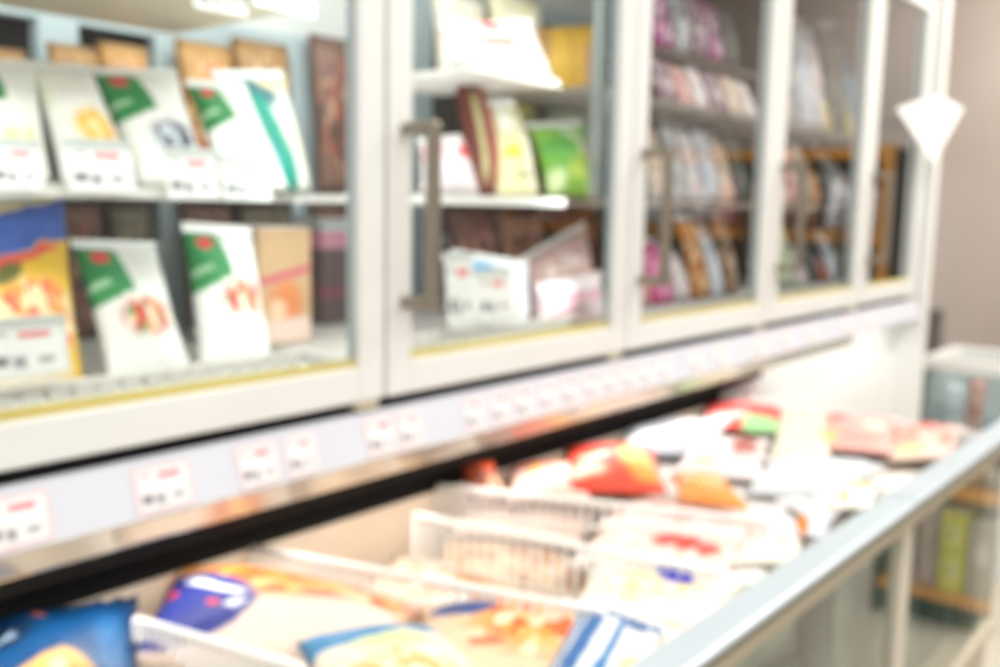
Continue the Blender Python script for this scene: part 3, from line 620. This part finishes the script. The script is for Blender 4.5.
cbag('small red brown bag upright against the back wall', [(470, 500), (508, 498), (494, 462), (460, 466)], (.88, .88, .93, .93), .03,
    printed('red_brown_print', '9c4a30', [('e', .6, .75, .35, .2, 0, 'e0562f', .4), ('e', .3, .4, .2, .25, 0, '6a3424', .5), ('e', .7, .2, .3, .2, 0, 'd8b090', .5)]), 211, plain('orange_film', 'd9552f', .35))
cbag('pale bag with red strip and yellow spot beside the red brown bag', [(505, 502), (592, 500), (600, 462), (508, 468)], .89, .024,
    printed('pale_red_strip_print', 'ecc4b6', [('r', .45, .8, .5, .12, 4, 'd8503f', .4), ('e', .30, .70, .08, .1, 0, 'f0c050', .4), ('r', .5, .3, .4, .08, 0, 'e8b0a4', .5), ('e', .9, .2, .1, .2, 0, 'fbeee8', .5)]), 212, FILM_W)
cbag('bright red and yellow bag in the middle of the chest', [(556, 494), (668, 494), (656, 446), (566, 450)], .895, .034,
    printed('red_yellow_print', 'e2503a', [('e', .45, .85, .5, .2, 0, 'dc3c3c', .4), ('e', .88, .75, .16, .2, 0, 'f08890', .4), ('e', .75, .45, .22, .34, 25, 'f8c440', .4), ('e', .85, .2, .2, .16, 0, 'f3a040', .5), ('e', .25, .25, .25, .16, 0, 'f6c8a8', .5), ('r', .3, .5, .2, .06, 8, 'f8d8c0', .5)]), 213, plain('red_film', 'e25048', .35))
cbag('orange cone shaped bag next to the red bag', [(678, 500), (752, 512), (722, 480), (672, 476)], .90, .03,
    printed('orange_food_print', 'f8a458', [('m', .5, .5, .55, .4, 0, ['f58a3c', 'f8b868', 'ee7430', 'fbd8a4'], .4), ('r', .5, .95, .5, .08, 0, 'fbe8d8', .5)]), 214, FILM_W)
cbag('bluish white bag behind the red and yellow bag', [(612, 456), (728, 456), (728, 420), (622, 428)], .885, .03,
    printed('bluish_white_print', 'c9ced8', [('r', .5, .6, .4, .06, 4, 'd4dae6', .5), ('e', .2, .3, .2, .2, 0, 'f8f8fa', .5), ('e', .8, .5, .2, .2, 0, 'dfe2ea', .6)]), 215, FILM_S)
cbag('white bag with a pinkish brown patch near the far end', [(668, 476), (764, 482), (772, 440), (690, 444)], .88, .03,
    printed('brown_patch_print', 'efe4e2', [('e', .72, .60, .20, .30, 0, 'b86a62', .35), ('r', .35, .5, .3, .06, 0, 'f0c8c4', .5), ('e', .3, .2, .2, .12, 0, 'fbe0b0', .5)]), 216, FILM_W)
cbag('deep red bag with green edge at the far back corner', [(694, 430), (782, 434), (786, 408), (706, 402)], .89, .026,
    printed('deep_red_print', 'd8504c', [('r', .8, .16, .3, .2, 0, 'a4dc9c', .3), ('r', .3, .3, .3, .1, 0, 'f0a09a', .4), ('e', .2, .85, .2, .12, 0, '9c3030', .4), ('r', .1, .1, .3, .14, 0, 'eceef0', .4)]), 217, plain('far_red_film', 'c8443f', .35))
cbag('plump cream white bag between the two red bags', [(770, 458), (832, 460), (826, 412), (780, 410)], .895, .034,
    printed('cream_white_print', 'efebd6', [('e', .5, .6, .3, .2, 0, 'f6f0c8', .5), ('e', .85, .3, .12, .16, 0, 'd0d89a', .5)]), 218, FILM_W)
cbag('red and pink bag against the far end wall', [(818, 450), (898, 456), (900, 420), (818, 414)], .89, .028,
    printed('red_pink_print', 'f4b8ae', [('e', .25, .75, .16, .16, 0, 'e8605c', .4), ('r', .5, .95, .5, .07, 0, 'd85450', .4), ('e', .7, .5, .2, .16, 0, 'f6e4d0', .5), ('e', .15, .2, .1, .14, 0, 'c8d890', .5), ('r', .5, .2, .3, .06, 0, 'f09a94', .5)]), 219, FILM_W)
cbag('red and cream bag in the far right corner by the rim', [(886, 462), (956, 460), (966, 428), (896, 424)], .89, .026,
    printed('red_cream_print', 'f4d2c4', [('e', .5, .75, .4, .2, 0, 'ea6a5c', .4), ('e', .25, .4, .2, .2, 0, 'f3a294', .5), ('e', .3, .15, .25, .14, 0, 'c8d8a0', .5), ('r', .8, .4, .1, .2, 0, 'f08a7c', .5)]), 220, FILM_W)
cbag('large white bag with faint blue lines past the far divider', [(742, 494), (862, 502), (884, 466), (770, 456)], .88, .03,
    printed('faint_blue_print', 'dde4ea', [('m', .5, .5, .55, .45, 0, ['dfe6ec', 'c4d4de', 'eef0f4', 'd4d8e0'], .4), ('r', .5, .75, .4, .03, 0, 'd4e2ea', .5), ('r', .4, .4, .3, .03, 0, 'dce8ee', .5), ('e', .8, .5, .12, .2, 0, 'e8eef2', .5)]), 221, FILM_W)
cbag('white bag with olive yellow patch beside the rim joint', [(800, 512), (874, 510), (886, 486), (822, 484)], .895, .022,
    printed('olive_patch_print', 'fbf6ec', [('e', .6, .7, .32, .18, 0, 'd4bc6c', .4), ('e', .55, .2, .1, .12, 0, 'f0a850', .4), ('r', .3, .4, .2, .08, 0, 'e8e0d0', .5)]), 222, FILM_W)
cbag('silver grey bag with dark orange tipped corner by the rim', [(752, 536), (826, 540), (846, 508), (776, 498)], .90, .024,
    printed('silver_print', 'dfdfe6', [('e', .62, .18, .10, .22, 30, 'd8802c', .3), ('e', .42, .36, .07, .28, 38, '6a5a50', .4), ('r', .5, .8, .4, .08, 0, 'ecedf2', .5), ('e', .9, .7, .06, .1, 0, 'f0a850', .4)]), 223, FILM_S)
cbag('white and tan bag tucked below the silver grey bag', [(728, 566), (798, 566), (812, 536), (752, 524)], .885, .022,
    printed('white_tan_print', 'f8f0e6', [('e', .25, .6, .2, .2, 0, 'd6c0aa', .5), ('e', .7, .4, .14, .14, 0, 'cfc4b8', .5)]), 224, FILM_W)
cbag('flat white bag low between the silver bag and the tall divider', [(690, 600), (756, 604), (790, 566), (716, 556)], .86, .02,
    printed('flat_white_print', 'fcf8f4', [('r', .5, .5, .3, .05, 0, 'e4d8d0', .5)]), 225, FILM_W)

DIMG = printed('dim_green_print', '3f5652', [('m', .5, .5, .5, .45, 0, ['3a4f4c', '55706a', '2f403e', '7f948c'], .4)])
PGRN = printed('pale_green_print', 'b9cfa8', [('m', .5, .5, .5, .45, 0, ['c4dab0', 'dfe6d0', 'a8c898', 'd6dcc8'], .4)])
for i, (ya, w_, h_, m_, lab) in enumerate([(1.42, .13, .40, DIMG, 'tall dark green pack behind the chest glass nearest the post'), (1.27, .14, .33, DIMG, 'shorter dark green pack behind the chest glass'), (1.05, .16, .34, PGRN, 'pale green pack behind the chest glass under the rim')]):
    bag('frozen_food_pack', lab, 'frozen food pack', [(-.535, ya, .437), (-.535, ya+w_, .437), (-.545, ya+w_, .437+h_), (-.545, ya, .437+h_)], .018, m_, 'packs behind the chest front glass', None, 500+i, nu=10, nv=10)

# ================================================================== BACKGROUND
# second chest freezer standing across the end of the aisle
far = tag(empty('chest_freezer', (-.7, 4.25, 0)), 'distant white rimmed glass chest freezer beyond the end panel', 'chest freezer')
fi = Matrix.Translation(-far.location)
def fpart(name, b, mat, bevel=0):
    o = obj(name, b, mat, far, bevel=bevel); o.matrix_parent_inverse = fi; return o
FX0, FX1, FY0, FY1, FZ = -1.13, .5, 4.05, 4.5, .872
b = nb(); box(b, FX0, FX1, FY0, FY0+.05, FZ-.05, FZ); box(b, FX0, FX1, FY1-.05, FY1, FZ-.05, FZ); box(b, FX0, FX0+.05, FY0+.05, FY1-.05, FZ-.05, FZ); box(b, FX1-.05, FX1, FY0+.05, FY1-.05, FZ-.05, FZ); fpart('rim_rail', b, WHITE, .004)
b = nb(); box(b, FX0+.01, FX1-.01, FY0+.02, FY1-.01, 0, .45); fpart('base', b, WHITE, .004)
b = nb(); box(b, FX0+.01, FX1-.01, FY1-.04, FY1-.02, .45, FZ-.05); box(b, FX0+.01, FX0+.03, FY0+.03, FY1-.04, .45, FZ-.05); fpart('liner', b, plain('cool_liner', 'cfd8da', .5))
b = nb(); quad_uv(b, (FX0, FY0+.015, .45), (FX1, FY0+.015, .45), (FX1, FY0+.015, FZ-.05), (FX0, FY0+.015, FZ-.05)); KEEP.add(id(b)); fpart('front_glass', b, CHESTGL)
fx = FX0+.04
for i, (c, w, h, lab) in enumerate([('bluish white', .10, .30, 'bluish white pack leftmost in the distant chest freezer'), ('rose', .07, .33, 'pale rose pack in the distant chest freezer'), ('blue', .05, .16, 'small blue pack in the distant chest freezer'), ('white', .12, .36, 'white pack beside the small blue one in the distant freezer'), ('grey', .12, .3, 'grey pack at the right frame edge in the distant freezer')]):
    bag('frozen_food_pack', lab, 'frozen food pack', [(fx, FY0+.09, .455), (fx+w, FY0+.09, .455), (fx+w, FY0+.14, .455+h), (fx, FY0+.14, .455+h)], .03, PM[c], 'packs in the distant chest freezer', None, 300+i, nu=8, nv=8)
    fx += w+.008
# dark service box at the foot of the far wall
b = nb(); pA = onY(926, 350, 6.38); pB = onY(943, 310, 6.38)
struct(bx('trim_1', pA.x-.03, pB.x, 6.30, 6.40, 0, pB.z, plain('dark_grey_trim', '7a7270', .6)))

# white diamond-shaped sign on the end panel
SIGNM = plain('sign_card', 'f4f4f2', .5, var=.01)
L_ = onX(897, 108, -1.060); B_ = onX(933, 165, -1.0); T_ = onX(938, 94, -1.0); R_ = onY(964, 108, 3.72)
nS = (B_-L_).cross(T_-L_).normalized(); rr = ray(964, 108); eye = Vector((0, 0, EYE))
R_ = eye + rr*((L_-eye).dot(nS)/rr.dot(nS)); o_ = (L_+R_+T_+B_)/4
b = nb(); A = [b.verts.new(v-o_) for v in (L_, B_, R_, T_)]; B2 = [b.verts.new(v-o_-nS*.004) for v in (L_, B_, R_, T_)]
for i in range(4): b.faces.new((A[i], A[(i+1) % 4], B2[(i+1) % 4], B2[i]))
b.faces.new(A[::-1]); b.faces.new(B2)
sg = obj('hanging_sign', b, SIGNM); sg.location = o_
b = nb(); tube(b, -nS*.003, Vector((-1.064, YE+.04, o_.z+.01))-o_, .004); obj('bracket', b, STEEL, sg)
tag(sg, 'blank white diamond shaped card sign hanging in front of the end panel', 'sign')

# shelving across the aisle, out of the frame but mirrored in the doors and the chest glass
sh = tag(empty('display_rack', (.3, 4.9, 0)), 'orange wood display rack mirrored in the far glass doors', 'rack')
si = Matrix.Translation(-sh.location)
def spart(name, b, mat):
    o = obj(name, b, mat, sh); o.matrix_parent_inverse = si; return o
for k, xx in enumerate((-.75, 1.55)):
    b = nb(); box(b, xx, xx+.05, 4.62, 4.66, 0, 1.76); spart('upright', b, WOOD)
    b = nb(); box(b, xx, xx+.05, 4.661, 5.1, 0, 1.75); spart('side_panel', b, plain('near_black_panel', '2a2826', .7))
for z in (.25, .75, 1.30, 1.70):
    b = nb(); box(b, -.70, 1.55, 4.62, 5.1, z, z+.045); spart('shelf', b, WOOD)
b = nb(); box(b, -.70, 1.55, 5.08, 5.1, 0, 1.7); spart('back_panel', b, BROWN)
low = tag(empty('display_stand', (.1, 3.6, 0)), 'low orange edged stand mirrored in the chest front glass', 'stand')
li = Matrix.Translation(-low.location)
def lpart(name, b, mat):
    o = obj(name, b, mat, low); o.matrix_parent_inverse = li; return o
LX0, LX1 = -.32, .06
for z in (.10, .475):
    b = nb(); box(b, LX0, LX1, 3.45, 3.9, z, z+.035); lpart('shelf', b, WOOD)
b = nb(); box(b, LX0, LX1, 3.88, 3.9, 0, .85); lpart('back_panel', b, BROWN)
b = nb(); box(b, LX1, LX1+.02, 3.45, 3.9, 0, .85); lpart('side_panel', b, BROWN)
b = nb(); box(b, LX0, LX1, 3.5, 3.88, 0, .10); lpart('plinth', b, DARK)
YB = printed('yellow_box_print', 'd6cf3c', [('r', .5, .72, .2, .12, 0, 'ece9b0', .3), ('e', .6, .72, .12, .08, 0, '8a8040', .4), ('r', .5, .26, .2, .12, 0, 'ece9b0', .3), ('e', .6, .26, .12, .08, 0, '8a8040', .4), ('r', .5, .5, .5, .02, 0, '9a9430', .3)], warp=.01)
GB = printed('grey_box_print', 'b8a898', [('e', .5, .6, .3, .2, 0, 'e0d4c8', .4)], warp=.02)
RB = printed('pinkish_box_print', 'b89a92', [('r', .5, .5, .1, .5, 0, 'd8c4bc', .3), ('r', .2, .6, .08, .3, 0, '8a6a64', .3)], warp=.02)
xx = LX0+.005
for i, (m, w, h, lab) in enumerate([(GB, .085, .26, 'tan carton'), (YB, .085, .29, 'yellow carton'), (RB, .07, .28, 'pinkish carton'), (RB, .07, .27, 'second pinkish carton')]):
    carton('food_carton', '%s on the low stand, mirrored in the chest glass' % lab, 'carton', xx, xx+w, 3.47, 3.6, .136, .136+h, m, 'cartons on the low stand', 'y', FILM_W); xx += w+.006
xx = LX0+.01
for i, (c, w, h) in enumerate([('brown', .08, .16), ('grey', .08, .2), ('rose', .09, .2), ('white', .07, .18)]):
    bag('snack_pack', '%s snack pack on top of the low stand' % c, 'snack pack', [(xx, 3.5, .512), (xx+w, 3.5, .512), (xx+w, 3.55, .512+h), (xx, 3.55, .512+h)], .03, PM[c], 'snack packs on the low stand', None, 400+i, nu=8, nv=8); xx += w+.006
xx = -.68
for i in range(14):
    c = ['white', 'bluish white', 'brown', 'cream', 'orange', 'rose', 'white'][i % 7]; w = .12+.02*(i % 3); h = .22+.04*(i % 3)
    bag('snack_pack', '%s snack pack on the display rack, %s from its left end' % (c, ORD[i]), 'snack pack', [(xx, 4.68, 1.347), (xx+w, 4.68, 1.347), (xx+w, 4.74, 1.347+h), (xx, 4.74, 1.347+h)], .03, PM[c], 'snack packs on the display rack', None, 420+i, nu=8, nv=8); xx += w+.01

# ================================================================== LIGHTS
def area(name, loc, rot, sx, sy, power, col=(1, 1, 1)):
    l = bpy.data.lights.new(name, 'AREA'); l.shape = 'RECTANGLE'; l.size = sx; l.size_y = sy; l.energy = power; l.color = col
    o = bpy.data.objects.new(name, l); C.objects.link(o); o.location = loc; o.rotation_euler = rot; return o
for k, y in enumerate((-1.2, 1.2, 3.6)):
    area('ceiling_lamp', (.35, y, 3.2), (0, 0, 0), .5, 1.9, 46, (1, .98, .95))
area('ceiling_lamp', (2.2, 1.2, 3.2), (0, 0, 0), .4, 5, 36, (1, .97, .93))
area('ceiling_lamp', (-.6, 5.5, 3.2), (0, 0, 0), 1.2, .4, 34, (1, .96, .92))
for k in range(ND+1):
    y = (BND[k]+BND[k+1])/2
    area('cabinet_lamp', (-1.19, y, ZT-.03), (0, math.radians(25), 0), .05, .6, 2.8 if k < 3 else .25, (.97, 1, 1))
    for s in (-1, 1):
        area('mullion_lamp', (-1.175, y+s*.30, 1.67), (0, math.radians(90), math.radians(s*35)), .9, .03, 1.15 if k < 3 else .25, (.97, 1, 1))
area('chest_lamp', (-1.15, 1.15, .985), (0, math.radians(-28), 0), .05, 2.7, 7, (1, .95, .88))
area('base_fill', (-1.06, 3.15, 1.0), (0, math.radians(50), 0), .04, 1.1, .95, (1, .98, .95))  # unseen fill light added to brighten the base panel under the cabinet
area('rack_fill', (.4, 3.7, 3.15), (math.radians(22), 0, 0), 2.2, .3, 45, (1, .96, .9))  # extra fill added over the rack so its reflection shows in the glass
w = bpy.data.worlds.new('store_light'); bpy.context.scene.world = w; w.use_nodes = True
w.node_tree.nodes['Background'].inputs[0].default_value = (1, .985, .97, 1); w.node_tree.nodes['Background'].inputs[1].default_value = .6

# ================================================================== CAMERA
cd = bpy.data.cameras.new('camera'); cam = bpy.data.objects.new('camera', cd); C.objects.link(cam)
M3 = Matrix((AX, AY, AZ))      # rows: world axes in camera axes
m4 = M3.to_4x4(); m4.translation = Vector((0, 0, EYE)); cam.matrix_world = m4
cd.sensor_width = 36; cd.sensor_fit = 'HORIZONTAL'; cd.lens = 36*F_PX/1000; cd.clip_start = .01
cd.shift_y = 0

cd.dof.use_dof = True; cd.dof.focus_distance = .30; cd.dof.aperture_fstop = 7.8; cd.dof.aperture_blades = 0
bpy.context.scene.camera = cam
S = bpy.context.scene
S.view_settings.view_transform = 'Standard'; S.view_settings.look = 'None'; S.view_settings.exposure = -.1; S.view_settings.gamma = 1.0
S.cycles.use_denoising = True
S.cycles.max_bounces = 8; S.cycles.transparent_max_bounces = 12; S.cycles.sample_clamp_indirect = 4
